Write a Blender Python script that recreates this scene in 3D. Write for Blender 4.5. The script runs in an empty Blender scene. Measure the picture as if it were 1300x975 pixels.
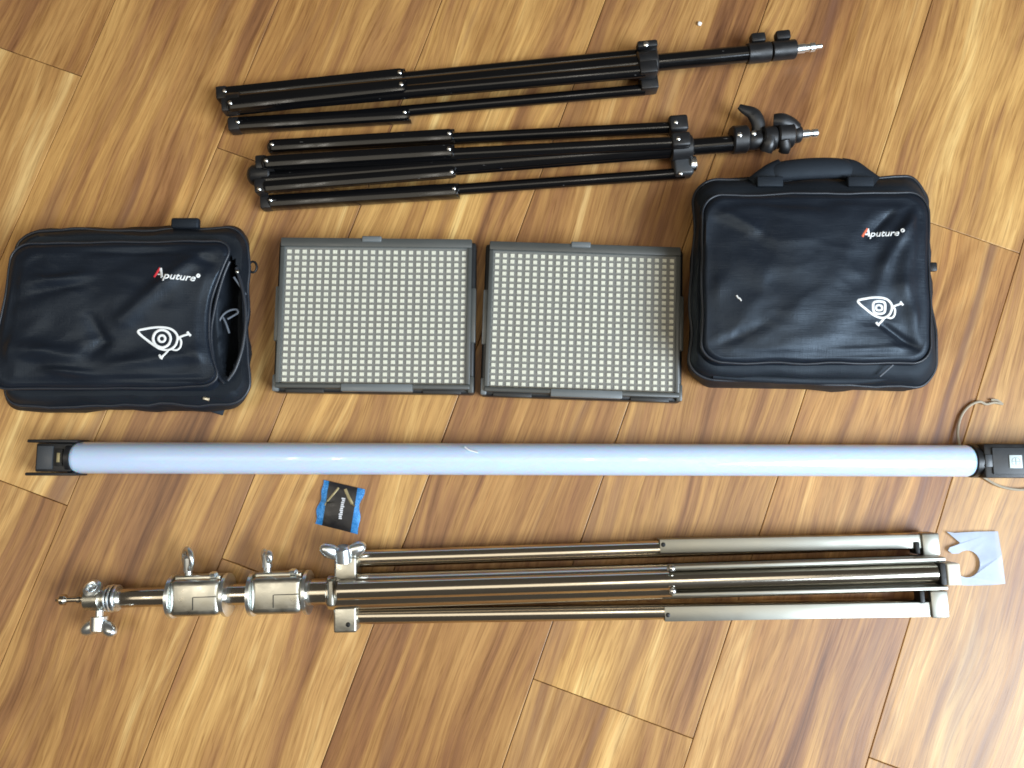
import bpy, bmesh, math, random
from mathutils import Vector, Matrix, noise
from mathutils.bvhtree import BVHTree
from mathutils.geometry import tessellate_polygon

random.seed(7)
sc = bpy.context.scene
col = sc.collection

# ------------------------------------------------------------------ camera
H = 1.02                    # camera height over the floor (m)
F = 977.0                   # focal length in photograph pixels (1300 wide)
TILT = math.radians(6.0)    # away from straight down
cam_d = bpy.data.cameras.new('camera')
cam_d.sensor_fit = 'HORIZONTAL'
cam_d.sensor_width = 36.0
cam_d.lens = 36.0 * F / 1300.0
cam_d.clip_start = 0.05
cam_d.clip_end = 60.0
cam = bpy.data.objects.new('camera', cam_d)
cam.location = (0, 0, H)
cam.rotation_euler = (TILT, 0, 0)
col.objects.link(cam)
sc.camera = cam

# ------------------------------------------------------------------ light
world = bpy.data.worlds.new('World')
sc.world = world
world.use_nodes = True
bg = world.node_tree.nodes['Background']
bg.inputs['Color'].default_value = (1.0, 0.90, 0.76, 1)
bg.inputs['Strength'].default_value = 0.09


def area(name, loc, target, sx, sy, power, color):
    d = bpy.data.lights.new(name, 'AREA')
    d.shape = 'RECTANGLE'
    d.size = sx
    d.size_y = sy
    d.energy = power
    d.color = color
    o = bpy.data.objects.new(name, d)
    o.location = loc
    o.rotation_euler = (Vector(target) - Vector(loc)).to_track_quat('-Z', 'Y').to_euler()
    col.objects.link(o)
    return o


# daylight window to the right, a softer pale ceiling bounce above, four small downlights
area('window_light', (3.15, -1.35, 2.95), (0.0, 0.0, 0.0), 2.5, 2.2, 360, (0.76, 0.88, 1.0))
area('ceiling_light', (-0.7, -0.12, 2.55), (-0.7, 0.0, 0.0), 4.0, 1.25, 25, (1.0, 0.90, 0.72))
for lx in (-1.42, -1.12, 0.46, 0.80):
    area('downlight', (lx, -0.02, 2.5), (lx, 0.08, 0), 0.06, 0.55, 1.5, (1.0, 0.95, 0.86))

vs = sc.view_settings
vs.view_transform = 'Standard'
vs.look = 'None'
vs.exposure = 0.06
vs.gamma = 1.0
vs.use_curve_mapping = False
sc.cycles.use_denoising = True
sc.cycles.max_bounces = 8
sc.render.film_transparent = False
sc.cycles.pixel_filter_type = 'BLACKMAN_HARRIS'
sc.cycles.filter_width = 1.7

CT, ST = math.cos(TILT), math.sin(TILT)
CAM = Vector((0, 0, H))


def ray(px, py):
    dx = (px - 650.0) / F
    dy = (487.5 - py) / F
    return Vector((dx, dy * CT + ST, dy * ST - CT))


def P(px, py, z=0.0):
    """the point at height z that the photograph shows at pixel (px, py)"""
    r = ray(px, py)
    return CAM + r * ((H - z) / -r.z)


def S(z=0.0):
    """metres for one photograph pixel at height z"""
    return (H - z) / F


# ------------------------------------------------------------------ object helpers
ORIGIN = {}


def tag(o, label, cat, group=None):
    o['label'] = label
    o['category'] = cat
    if group:
        o['group'] = group


def thing(name, loc, label, cat, group=None):
    o = bpy.data.objects.new(name, None)
    o.empty_display_size = 0.05
    o.location = loc
    col.objects.link(o)
    ORIGIN[o.name] = Vector(loc)
    tag(o, label, cat, group)
    return o


def finish(bm, name, mat, parent=None, smooth=35):
    """link the bmesh (world coordinates) as one mesh object below parent"""
    bmesh.ops.remove_doubles(bm, verts=bm.verts, dist=1e-6)
    bmesh.ops.recalc_face_normals(bm, faces=bm.faces)
    off = Vector((0, 0, 0))
    if parent is not None and parent.name in ORIGIN:
        off = ORIGIN[parent.name]
    elif parent is None:
        lo = [min(v.co[i] for v in bm.verts) for i in range(3)]
        hi = [max(v.co[i] for v in bm.verts) for i in range(3)]
        off = Vector(((lo[0] + hi[0]) / 2, (lo[1] + hi[1]) / 2, lo[2]))
    for v in bm.verts:
        v.co -= off
    me = bpy.data.meshes.new(name)
    bm.to_mesh(me)
    bm.free()
    if smooth:
        me.shade_smooth()
        me.set_sharp_from_angle(angle=math.radians(smooth))
    me.materials.append(mat)
    o = bpy.data.objects.new(name, me)
    col.objects.link(o)
    if parent is None:
        o.location = off
    else:
        o.parent = parent
    ORIGIN[o.name] = off
    return o


def frame(d):
    d = d.normalized()
    s = Vector((0, 0, 1)).cross(d)
    if s.length < 1e-4:
        s = Vector((1, 0, 0))
    s.normalize()
    return d, s, d.cross(s)


def tube(bm, p0, p1, r0, r1=None, seg=18, caps=True):
    r1 = r0 if r1 is None else r1
    d, s, u = frame(p1 - p0)
    a, b = [], []
    for i in range(seg):
        t = 2 * math.pi * i / seg
        e = s * math.cos(t) + u * math.sin(t)
        a.append(bm.verts.new(p0 + e * r0))
        b.append(bm.verts.new(p1 + e * r1))
    for i in range(seg):
        j = (i + 1) % seg
        bm.faces.new((a[i], a[j], b[j], b[i]))
    if caps:
        bm.faces.new(a[::-1])
        bm.faces.new(b)


def lathe(bm, p0, d, prof, seg=24):
    """prof: list of (distance along d, radius)"""
    d, s, u = frame(d)
    rings = []
    for t, r in prof:
        rings.append([bm.verts.new(p0 + d * t + (s * math.cos(2 * math.pi * i / seg) + u * math.sin(2 * math.pi * i / seg)) * r)
                      for i in range(seg)])
    for a, b in zip(rings, rings[1:]):
        for i in range(seg):
            j = (i + 1) % seg
            bm.faces.new((a[i], a[j], b[j], b[i]))
    bm.faces.new(rings[0][::-1])
    bm.faces.new(rings[-1])


def block(bm, c, ax, sx, sy, sz, bev=0.0, segs=2):
    """box centred at c, sx along ax, sy sideways, sz up"""
    d, s, u = frame(ax)
    g = bmesh.new()
    vs_ = [g.verts.new(c + d * (sx / 2 * i) + s * (sy / 2 * j) + u * (sz / 2 * k))
           for i in (-1, 1) for j in (-1, 1) for k in (-1, 1)]
    for f in ((0, 1, 3, 2), (4, 6, 7, 5), (0, 4, 5, 1), (2, 3, 7, 6), (0, 2, 6, 4), (1, 5, 7, 3)):
        g.faces.new([vs_[i] for i in f])
    if bev > 0:
        bmesh.ops.bevel(g, geom=list(g.edges), offset=bev, segments=segs, affect='EDGES', profile=0.5)
    me = bpy.data.meshes.new('tmp')
    g.to_mesh(me)
    g.free()
    bm.from_mesh(me)
    bpy.data.meshes.remove(me)


def beam(bm, p0, p1, w, h, bev=0.0008):
    block(bm, (p0 + p1) / 2, p1 - p0, (p1 - p0).length, w, h, bev)


def channel(bm, p0, p1, w, h, t=0.0014, up=True, bev=0.0004):
    """U-shaped sheet channel; the web sits on the top (up) or the bottom"""
    d, s, u = frame(p1 - p0)
    sg = 1 if up else -1
    beam(bm, p0 + u * (h / 2 - t / 2) * sg, p1 + u * (h / 2 - t / 2) * sg, w, t, bev)
    for k in (-1, 1):
        beam(bm, p0 + s * (w / 2 - t / 2) * k - u * t / 2 * sg * 1.02, p1 + s * (w / 2 - t / 2) * k - u * t / 2 * sg * 1.02, t, h - t, 0.0003)


def catmull(pts, n=8, closed=False):
    out = []
    m = len(pts)
    rng = range(m) if closed else range(m - 1)
    for i in rng:
        if closed:
            a, b, c, d = pts[(i - 1) % m], pts[i], pts[(i + 1) % m], pts[(i + 2) % m]
        else:
            a, b, c, d = pts[max(i - 1, 0)], pts[i], pts[i + 1], pts[min(i + 2, m - 1)]
        for k in range(n):
            t = k / n
            out.append(0.5 * ((2 * b) + (c - a) * t + (2 * a - 5 * b + 4 * c - d) * t * t + (3 * b - a - 3 * c + d) * t ** 3))
    if not closed:
        out.append(pts[-1].copy())
    return out


def sweep(bm, pts, r, seg=8, closed=False, flat=1.0, rfun=None):
    """tube along a polyline; flat < 1 squeezes it vertically"""
    n = len(pts)
    rings = []
    for i, p in enumerate(pts):
        if closed:
            t = pts[(i + 1) % n] - pts[i - 1]
        else:
            t = pts[min(i + 1, n - 1)] - pts[max(i - 1, 0)]
        d, s, u = frame(t)
        rr = r if rfun is None else r * rfun(i / max(n - 1, 1))
        rings.append([bm.verts.new(p + (s * math.cos(2 * math.pi * k / seg) + u * flat * math.sin(2 * math.pi * k / seg)) * rr)
                      for k in range(seg)])
    for i in range(n if closed else n - 1):
        a, b = rings[i], rings[(i + 1) % n]
        for k in range(seg):
            j = (k + 1) % seg
            bm.faces.new((a[k], a[j], b[j], b[k]))
    if not closed:
        bm.faces.new(rings[0][::-1])
        bm.faces.new(rings[-1])


def dome(bm, c, r, h, d=Vector((0, 0, 1)), seg=12):
    lathe(bm, c, d, [(0, r), (h * 0.45, r * 0.92), (h * 0.8, r * 0.62), (h, r * 0.2)], seg)


# ------------------------------------------------------------------ materials
def mat(name, color, rough=0.5, metal=0.0, spec=0.5, coat=0.0, bump=None, var=None, **kw):
    m = bpy.data.materials.new(name)
    m.use_nodes = True
    nt = m.node_tree
    b = nt.nodes['Principled BSDF']
    b.inputs['Base Color'].default_value = (*color, 1)
    b.inputs['Roughness'].default_value = rough
    b.inputs['Metallic'].default_value = metal
    b.inputs['Specular IOR Level'].default_value = spec
    b.inputs['Coat Weight'].default_value = coat
    for k, v in kw.items():
        b.inputs[k.replace('_', ' ')].default_value = v
    tc = nt.nodes.new('ShaderNodeTexCoord')
    if var:                                  # (scale, amount): wear in colour and gloss
        n = nt.nodes.new('ShaderNodeTexNoise')
        n.inputs['Scale'].default_value = var[0]
        n.inputs['Detail'].default_value = 5
        nt.links.new(tc.outputs['Object'], n.inputs['Vector'])
        r = nt.nodes.new('ShaderNodeMapRange')
        r.inputs['From Min'].default_value = 0.3
        r.inputs['From Max'].default_value = 0.7
        r.inputs['To Min'].default_value = max(rough - var[1], 0.02)
        r.inputs['To Max'].default_value = rough + var[1]
        nt.links.new(n.outputs['Fac'], r.inputs['Value'])
        nt.links.new(r.outputs['Result'], b.inputs['Roughness'])
        mx = nt.nodes.new('ShaderNodeMix')
        mx.data_type = 'RGBA'
        mx.inputs[6].default_value = (*[c * (1 - var[1]) for c in color], 1)
        mx.inputs[7].default_value = (*[min(c * (1 + var[1]), 1) for c in color], 1)
        nt.links.new(n.outputs['Fac'], mx.inputs[0])
        nt.links.new(mx.outputs[2], b.inputs['Base Color'])
    if bump:                                 # (scale, strength, distance)
        n2 = nt.nodes.new('ShaderNodeTexNoise')
        n2.inputs['Scale'].default_value = bump[0]
        n2.inputs['Detail'].default_value = 3
        nt.links.new(tc.outputs['Object'], n2.inputs['Vector'])
        bp = nt.nodes.new('ShaderNodeBump')
        bp.inputs['Strength'].default_value = bump[1]
        bp.inputs['Distance'].default_value = bump[2]
        nt.links.new(n2.outputs['Fac'], bp.inputs['Height'])
        nt.links.new(bp.outputs['Normal'], b.inputs['Normal'])
    return m


def srgb(r, g, b):
    f = lambda c: (c / 255 / 12.92) if c / 255 <= 0.04045 else ((c / 255 + 0.055) / 1.055) ** 2.4
    return (f(r), f(g), f(b))


def wood_material():
    m = bpy.data.materials.new('laminate_wood')
    m.use_nodes = True
    nt = m.node_tree
    L = nt.links.new
    b = nt.nodes['Principled BSDF']
    tc = nt.nodes.new('ShaderNodeTexCoord')
    oi = nt.nodes.new('ShaderNodeObjectInfo')
    offs = nt.nodes.new('ShaderNodeVectorMath')
    offs.operation = 'SCALE'
    comb = nt.nodes.new('ShaderNodeCombineXYZ')
    comb.inputs[0].default_value = 37.0
    comb.inputs[1].default_value = 11.0
    comb.inputs[2].default_value = 19.0
    L(comb.outputs[0], offs.inputs[0])
    L(oi.outputs['Random'], offs.inputs['Scale'])
    pos = nt.nodes.new('ShaderNodeVectorMath')
    pos.operation = 'ADD'
    L(tc.outputs['Object'], pos.inputs[0])
    L(offs.outputs[0], pos.inputs[1])

    def noise_(sx, sy, detail=3, rough=0.55, dist=0.0, src=pos):
        mp = nt.nodes.new('ShaderNodeMapping')
        mp.inputs['Scale'].default_value = (sx, sy, 1)
        L(src.outputs[0], mp.inputs['Vector'])
        n = nt.nodes.new('ShaderNodeTexNoise')
        n.inputs['Scale'].default_value = 1.0
        n.inputs['Detail'].default_value = detail
        n.inputs['Roughness'].default_value = rough
        n.inputs['Distortion'].default_value = dist
        L(mp.outputs[0], n.inputs['Vector'])
        return n

    def math_(op, a, c=None, v=None):
        n = nt.nodes.new('ShaderNodeMath')
        n.operation = op
        if isinstance(a, (int, float)):
            n.inputs[0].default_value = a
        else:
            L(a, n.inputs[0])
        if c is not None:
            if isinstance(c, (int, float)):
                n.inputs[1].default_value = c
            else:
                L(c, n.inputs[1])
        if v is not None:
            n.inputs[2].default_value = v
        return n.outputs[0]

    def ramp(fac, stops):
        r = nt.nodes.new('ShaderNodeValToRGB')
        e = r.color_ramp.elements
        while len(e) < len(stops):
            e.new(0.5)
        for el, (p_, c_) in zip(e, stops):
            el.position = p_
            el.color = (*c_, 1)
        L(fac, r.inputs[0])
        return r.outputs[0]

    def mix(kind, fac, a, c):
        n = nt.nodes.new('ShaderNodeMix')
        n.data_type = 'RGBA'
        n.blend_type = kind
        if isinstance(fac, (int, float)):
            n.inputs[0].default_value = fac
        else:
            L(fac, n.inputs[0])
        L(a, n.inputs[6])
        if isinstance(c, tuple):
            n.inputs[7].default_value = (*c, 1)
        else:
            L(c, n.inputs[7])
        return n.outputs[2]

    # the sideways drift of the grain
    warp = noise_(1.6, 5.0, 2)
    wv = nt.nodes.new('ShaderNodeVectorMath')
    wv.operation = 'MULTIPLY_ADD'
    L(warp.outputs['Color'], wv.inputs[0])
    wv.inputs[1].default_value = (0.0, 0.085, 0.0)
    L(pos.outputs[0], wv.inputs[2])
    broad = noise_(1.3, 15.0, 4, 0.62, 0.5, wv)
    streak = noise_(2.6, 58.0, 5, 0.65, 0.4, wv)
    fine = noise_(6.0, 250.0, 4, 0.7, 0.0, wv)
    pores = noise_(26.0, 620.0, 2, 0.6, 0.0, wv)
    # cathedral figure: rings cut along the board
    fig = noise_(2.3, 9.0, 2, 0.45, 0.5, wv)
    ringv = math_('MULTIPLY', fig.outputs['Fac'], 62.0)
    rings = math_('MULTIPLY_ADD', math_('SINE', ringv), 0.5, 0.5)
    figmask_n = noise_(1.1, 4.5, 1, 0.5)
    figmask = nt.nodes.new('ShaderNodeMapRange')
    figmask.inputs['From Min'].default_value = 0.50
    figmask.inputs['From Max'].default_value = 0.66
    L(figmask_n.outputs['Fac'], figmask.inputs['Value'])

    tone = math_('ADD', math_('MULTIPLY', broad.outputs['Fac'], 0.66), math_('MULTIPLY', streak.outputs['Fac'], 0.34))
    c0 = ramp(tone, [(0.33, srgb(118, 82, 57)), (0.42, srgb(156, 114, 74)), (0.50, srgb(184, 142, 86)),
                     (0.57, srgb(205, 164, 102)), (0.65, srgb(236, 204, 138))])
    fin = ramp(fine.outputs['Fac'], [(0.30, (0.66, 0.60, 0.55)), (0.52, (1, 1, 1)), (0.74, (1.12, 1.10, 1.06))])
    c1 = mix('MULTIPLY', 0.95, c0, fin)
    por = ramp(pores.outputs['Fac'], [(0.33, (0.72, 0.66, 0.62)), (0.46, (1, 1, 1))])
    c2 = mix('MULTIPLY', 0.80, c1, por)
    rg = ramp(rings, [(0.0, (0.80, 0.75, 0.70)), (0.55, (1, 1, 1)), (1.0, (1.10, 1.08, 1.02))])
    c3 = mix('MULTIPLY', math_('MULTIPLY', figmask.outputs['Result'], 0.85), c2, rg)
    # plum-brown heart streaks
    heart = noise_(1.5, 19.0, 2, 0.5, 0.6, wv)
    hm = nt.nodes.new('ShaderNodeMapRange')
    hm.inputs['From Min'].default_value = 0.60
    hm.inputs['From Max'].default_value = 0.74
    hm.inputs['To Max'].default_value = 0.75
    L(heart.outputs['Fac'], hm.inputs['Value'])
    c4 = mix('MIX', hm.outputs['Result'], c3, srgb(122, 88, 72))
    # slow drift between honey and brown along the boards
    drift = noise_(1.4, 3.5, 2, 0.5)
    dc = ramp(drift.outputs['Fac'], [(0.34, (0.84, 0.78, 0.74)), (0.52, (1, 1, 1)), (0.68, (1.06, 1.06, 1.0))])
    c4 = mix('MULTIPLY', 0.9, c4, dc)
    # each board has a tint of its own
    c4 = mix('MULTIPLY', 1.0, c4, (0.985, 0.950, 0.945))
    c5 = mix('MULTIPLY', 1.0, c4, oi.outputs['Color'])
    L(c5, b.inputs['Base Color'])
    rr = nt.nodes.new('ShaderNodeMapRange')
    rr.inputs['To Min'].default_value = 0.30
    rr.inputs['To Max'].default_value = 0.48
    L(fine.outputs['Fac'], rr.inputs['Value'])
    L(rr.outputs['Result'], b.inputs['Roughness'])
    b.inputs['Specular IOR Level'].default_value = 0.42
    bp = nt.nodes.new('ShaderNodeBump')
    bp.inputs['Strength'].default_value = 0.22
    bp.inputs['Distance'].default_value = 0.0006
    L(fine.outputs['Fac'], bp.inputs['Height'])
    L(bp.outputs['Normal'], b.inputs['Normal'])
    return m


def paint_material():
    """black enamel on steel tube, chipped and scuffed"""
    m = mat('black_enamel', (0.004, 0.004, 0.0045), 0.15, 0, 0.42, var=(30, 0.04))
    nt = m.node_tree
    b = nt.nodes['Principled BSDF']
    tc = nt.nodes.new('ShaderNodeTexCoord')
    mp = nt.nodes.new('ShaderNodeMapping')
    mp.inputs['Scale'].default_value = (70, 330, 330)
    nt.links.new(tc.outputs['Object'], mp.inputs['Vector'])
    n = nt.nodes.new('ShaderNodeTexNoise')
    n.inputs['Scale'].default_value = 1.0
    n.inputs['Detail'].default_value = 4
    nt.links.new(mp.outputs[0], n.inputs['Vector'])
    r = nt.nodes.new('ShaderNodeMapRange')
    r.inputs['From Min'].default_value = 0.73
    r.inputs['From Max'].default_value = 0.78
    nt.links.new(n.outputs['Fac'], r.inputs['Value'])
    old = b.inputs['Base Color'].links[0].from_socket
    mx = nt.nodes.new('ShaderNodeMix')
    mx.data_type = 'RGBA'
    nt.links.new(r.outputs['Result'], mx.inputs[0])
    nt.links.new(old, mx.inputs[6])
    mx.inputs[7].default_value = (0.32, 0.31, 0.30, 1)
    nt.links.new(mx.outputs[2], b.inputs['Base Color'])
    return m


def nylon_material(name, color, rough):
    m = mat(name, color, rough, 0, 0.42, var=(9, 0.10), Specular_Tint=(0.72, 0.86, 1.0, 1))
    nt = m.node_tree
    b = nt.nodes['Principled BSDF']
    tc = nt.nodes.new('ShaderNodeTexCoord')
    hs = []
    for sc_ in ((1500, 40, 40), (40, 1500, 40)):
        mp = nt.nodes.new('ShaderNodeMapping')
        mp.inputs['Scale'].default_value = sc_
        nt.links.new(tc.outputs['Object'], mp.inputs['Vector'])
        n = nt.nodes.new('ShaderNodeTexNoise')
        n.inputs['Scale'].default_value = 1.0
        n.inputs['Detail'].default_value = 1
        nt.links.new(mp.outputs[0], n.inputs['Vector'])
        hs.append(n)
    ad = nt.nodes.new('ShaderNodeMath')
    ad.operation = 'ADD'
    nt.links.new(hs[0].outputs['Fac'], ad.inputs[0])
    nt.links.new(hs[1].outputs['Fac'], ad.inputs[1])
    big = nt.nodes.new('ShaderNodeTexNoise')
    big.inputs['Scale'].default_value = 24
    big.inputs['Detail'].default_value = 4
    nt.links.new(tc.outputs['Object'], big.inputs['Vector'])
    ad2 = nt.nodes.new('ShaderNodeMath')
    ad2.operation = 'MULTIPLY_ADD'
    nt.links.new(big.outputs['Fac'], ad2.inputs[0])
    ad2.inputs[1].default_value = 5.0
    nt.links.new(ad.outputs[0], ad2.inputs[2])
    bp = nt.nodes.new('ShaderNodeBump')
    bp.inputs['Strength'].default_value = 0.5
    bp.inputs['Distance'].default_value = 0.00035
    nt.links.new(ad2.outputs[0], bp.inputs['Height'])
    nt.links.new(bp.outputs['Normal'], b.inputs['Normal'])
    return m


def pane_material(name, tint, rough, amount):
    """thin clear plastic: mostly see-through, a little gloss and milkiness"""
    m = bpy.data.materials.new(name)
    m.use_nodes = True
    nt = m.node_tree
    nt.nodes.remove(nt.nodes['Principled BSDF'])
    out = nt.nodes['Material Output']
    tr = nt.nodes.new('ShaderNodeBsdfTransparent')
    tr.inputs[0].default_value = (0.97, 0.98, 0.98, 1)
    pr = nt.nodes.new('ShaderNodeBsdfPrincipled')
    pr.inputs['Base Color'].default_value = (*tint, 1)
    pr.inputs['Roughness'].default_value = rough
    tc = nt.nodes.new('ShaderNodeTexCoord')
    n = nt.nodes.new('ShaderNodeTexNoise')
    n.inputs['Scale'].default_value = 45
    n.inputs['Detail'].default_value = 4
    nt.links.new(tc.outputs['Object'], n.inputs['Vector'])
    r = nt.nodes.new('ShaderNodeMapRange')
    r.inputs['From Min'].default_value = 0.3
    r.inputs['From Max'].default_value = 0.7
    r.inputs['To Min'].default_value = amount * 0.85
    r.inputs['To Max'].default_value = min(amount * 1.15, 1)
    nt.links.new(n.outputs['Fac'], r.inputs['Value'])
    mx = nt.nodes.new('ShaderNodeMixShader')
    nt.links.new(r.outputs['Result'], mx.inputs[0])
    nt.links.new(tr.outputs[0], mx.inputs[1])
    nt.links.new(pr.outputs[0], mx.inputs[2])
    nt.links.new(mx.outputs[0], out.inputs['Surface'])
    return m


WOOD = wood_material()
M = {
    'sub': mat('underlay', (0.060, 0.036, 0.018), 0.9, bump=(80, 0.4, 0.002)),
    'enamel': paint_material(),
    'plastic': mat('black_plastic', (0.011, 0.011, 0.012), 0.42, 0, 0.5, bump=(900, 0.25, 0.0004), var=(70, 0.10)),
    'greyplastic': mat('dark_grey_plastic', (0.045, 0.050, 0.056), 0.40, bump=(900, 0.2, 0.0003), var=(60, 0.08)),
    'rivet': mat('zinc_rivet', (0.78, 0.78, 0.76), 0.26, 1.0, var=(300, 0.1)),
    'nickel': mat('nickel_tube', (0.56, 0.51, 0.43), 0.17, 1.0, var=(25, 0.015)),
    'cast': mat('cast_alloy', (0.52, 0.51, 0.45), 0.34, 1.0, bump=(500, 0.25, 0.0004), var=(60, 0.10)),
    'chrome': mat('chrome_knob', (0.84, 0.89, 0.91), 0.30, 1.0, var=(120, 0.03)),
    'steel': mat('satin_steel', (0.33, 0.325, 0.285), 0.42, 1.0, bump=(700, 0.12, 0.0003), var=(30, 0.05)),
    'hole': mat('blackened_bolt', (0.012, 0.012, 0.012), 0.5, 0.3, var=(200, 0.08)),
    'cream': mat('cream_plastic', (0.78, 0.74, 0.62), 0.38, var=(80, 0.06)),
    'nylon': nylon_material('black_nylon', (0.0085, 0.0115, 0.018), 0.44),
    'side': nylon_material('black_side_fabric', (0.008, 0.010, 0.014), 0.60),
    'lining': mat('pocket_lining', (0.006, 0.007, 0.009), 0.8, bump=(600, 0.4, 0.0008), var=(40, 0.08)),
    'piping': mat('black_piping', (0.016, 0.020, 0.028), 0.40, bump=(800, 0.3, 0.0004), var=(70, 0.08)),
    'cable': mat('grey_cable', (0.13, 0.15, 0.18), 0.40, var=(90, 0.08)),
    'white': mat('white_print', (0.82, 0.83, 0.82), 0.5, var=(400, 0.05)),
    'red': mat('red_print', (0.62, 0.03, 0.045), 0.5, var=(400, 0.05)),
    'orange': mat('orange_red_print', (0.72, 0.16, 0.08), 0.5, var=(400, 0.05)),
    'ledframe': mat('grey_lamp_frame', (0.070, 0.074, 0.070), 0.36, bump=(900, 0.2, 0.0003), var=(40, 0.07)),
    'housing': mat('black_lamp_housing', (0.014, 0.015, 0.016), 0.42, bump=(900, 0.2, 0.0003), var=(40, 0.08)),
    'board': mat('grey_circuit_board', (0.175, 0.155, 0.128), 0.42, var=(120, 0.05)),
    'led': mat('led_package', (1.0, 0.89, 0.71), 0.28, var=(350, 0.08)),
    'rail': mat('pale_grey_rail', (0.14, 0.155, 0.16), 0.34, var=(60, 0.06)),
    'pane': pane_material('clear_front_sheet', (0.52, 0.56, 0.57), 0.16, 0.09),
    'tube': mat('opal_diffuser', (0.59, 0.72, 0.95), 0.42, 0, 0.25, coat=1.0, Subsurface_Weight=0.7, Subsurface_Scale=0.02, var=(6, 0.03), Coat_Roughness=0.05),
    'palemark': mat('pale_mark', (0.86, 0.88, 0.90), 0.4, var=(300, 0.05)),
    'badge': mat('pale_badge', (0.62, 0.70, 0.70), 0.4, var=(300, 0.05)),
    'badgeline': mat('badge_line', (0.36, 0.43, 0.44), 0.4, var=(300, 0.05)),
    'cord': mat('tan_elastic_cord', (0.42, 0.36, 0.27), 0.7, bump=(2500, 0.5, 0.0005), var=(200, 0.08)),
    'hook': pane_material('frosted_hang_tab', (0.50, 0.60, 0.76), 0.28, 0.55),
    'blue': mat('blue_foil', (0.020, 0.20, 0.52), 0.24, 0.25, 0.6, bump=(160, 0.6, 0.0016), var=(90, 0.12)),
    'black': mat('black_print', (0.012, 0.011, 0.012), 0.36, bump=(140, 0.3, 0.001), var=(90, 0.08)),
    'gold': mat('dull_gold_print', (0.33, 0.27, 0.14), 0.4, 0.4, var=(200, 0.08)),
    'greyprint': mat('grey_print', (0.62, 0.62, 0.64), 0.5, var=(300, 0.08)),
    'crumb': mat('white_crumb', (0.86, 0.85, 0.82), 0.7, bump=(700, 0.5, 0.001), var=(300, 0.06)),
}

# ------------------------------------------------------------------ floor of single boards
ANG = math.radians(19.91)                       # boards lean right going up
A_DIR = Vector((math.sin(ANG), math.cos(ANG), 0))      # along a board
N_DIR = Vector((math.cos(ANG), -math.sin(ANG), 0))     # across the boards
PW, P0 = 0.21200 * H, -0.52009 * H              # width of a board, seam number 0
PL = 1.42
g = bmesh.new()
block(g, Vector((0.0, 0.05, -0.022)), Vector((1, 0, 0)), 4.4, 4.0, 0.02, 0.001)
floor = finish(g, 'floor', M['sub'], None, None)
floor['kind'] = 'structure'
ORIGIN['floor'] = floor.location.copy()

g = bmesh.new()
block(g, Vector((0, 0, -0.006)), Vector((1, 0, 0)), PL - 0.0007, PW - 0.0008, 0.012, 0.0009, 2)
plank_mesh = bpy.data.meshes.new('plank')
g.to_mesh(plank_mesh)
g.free()
plank_mesh.materials.append(WOOD)
BUTT = {-2: (50, 78), -1: (40, 625), 0: (300, 196), 1: (303, 717), 2: (560, 1150), 3: (765, 895), 4: (1240, 303), 5: (1260, 1020)}
TINT = {(-2, 0): (0.92, 0.88, 0.86), (-1, -1): (0.97, 0.95, 0.94), (0, -1): (1.0, 1.0, 0.98), (1, 0): (1.04, 1.04, 1.0),
        (3, -1): (0.95, 0.92, 0.90), (4, -1): (1.0, 0.96, 0.94), (5, 0): (1.03, 1.01, 1.0)}
for k in range(-8, 12):
    if k in BUTT:
        px, py = BUTT[k]
        ph = P(px, py).dot(A_DIR)
    else:
        ph = (k * 0.437) % PL
    for j in range(-2, 2):
        c_al = ph + (j + 0.5) * PL
        c = A_DIR * c_al + N_DIR * (P0 + PW * (k + 0.5))
        if abs(c.x) > 2.0 or abs(c.y) > 1.75:
            continue
        o = bpy.data.objects.new('plank', plank_mesh)
        o.location = c - floor.location
        o.rotation_euler = (0, 0, math.atan2(A_DIR.y, A_DIR.x))
        t = TINT.get((k, j), None)
        if t is None:
            q = random.uniform(0.93, 1.05)
            t = (q, q * random.uniform(0.97, 1.0), q * random.uniform(0.94, 1.0))
        o.color = (*t, 1)
        o.parent = floor
        col.objects.link(o)


# ------------------------------------------------------------------ black light stands
def line_px(a, b, z0, z1=None):
    return P(*a, z0), P(*b, z0 if z1 is None else z1)


def lerp(a, b, t):
    return a + (b - a) * t


def leg_of(root, c0, cm, c1, z, zl, wch, rt, pair=None, foot=True):
    """one folded leg: round tube from c1 (collar) to c0 (foot), sheet strut from cm to c0 around it"""
    a, m_, b = P(*c0, zl), P(*cm, z), P(*c1, z)
    d = (b - a).normalized()
    g = bmesh.new()
    tube(g, a + d * 0.012, b, rt, seg=18)
    leg = finish(g, 'leg', M['enamel'], root)
    g = bmesh.new()
    u = Vector((0, 0, 1))
    beam(g, a + u * (rt - 0.0027), m_ + d * 0.007 + u * (rt - 0.0027), wch * 1.02, 0.0140, 0.0066)
    for k in (-1, 1):
        e = d.cross(u).normalized() * k * (wch * 0.50 - 0.0010)
        beam(g, a + e, m_ + d * 0.007 + e, 0.0013, rt * 1.5, 0.0004)
    strut = finish(g, 'strut', M['enamel'], root)
    for q, t in ((m_, 0.0), (a + d * 0.006, 0.0)):
        g = bmesh.new()
        dome(g, q + u * (rt + 0.0040), 0.0030, 0.0022)
        finish(g, 'rivet', M['rivet'], strut)
    if foot:
        g = bmesh.new()
        lathe(g, a + d * 0.0125, -d, [(0, rt * 1.05), (0.004, rt * 1.12), (0.012, rt * 1.08), (0.015, rt * 0.7)], 16)
        finish(g, 'foot', M['plastic'], leg)
    return leg


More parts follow.
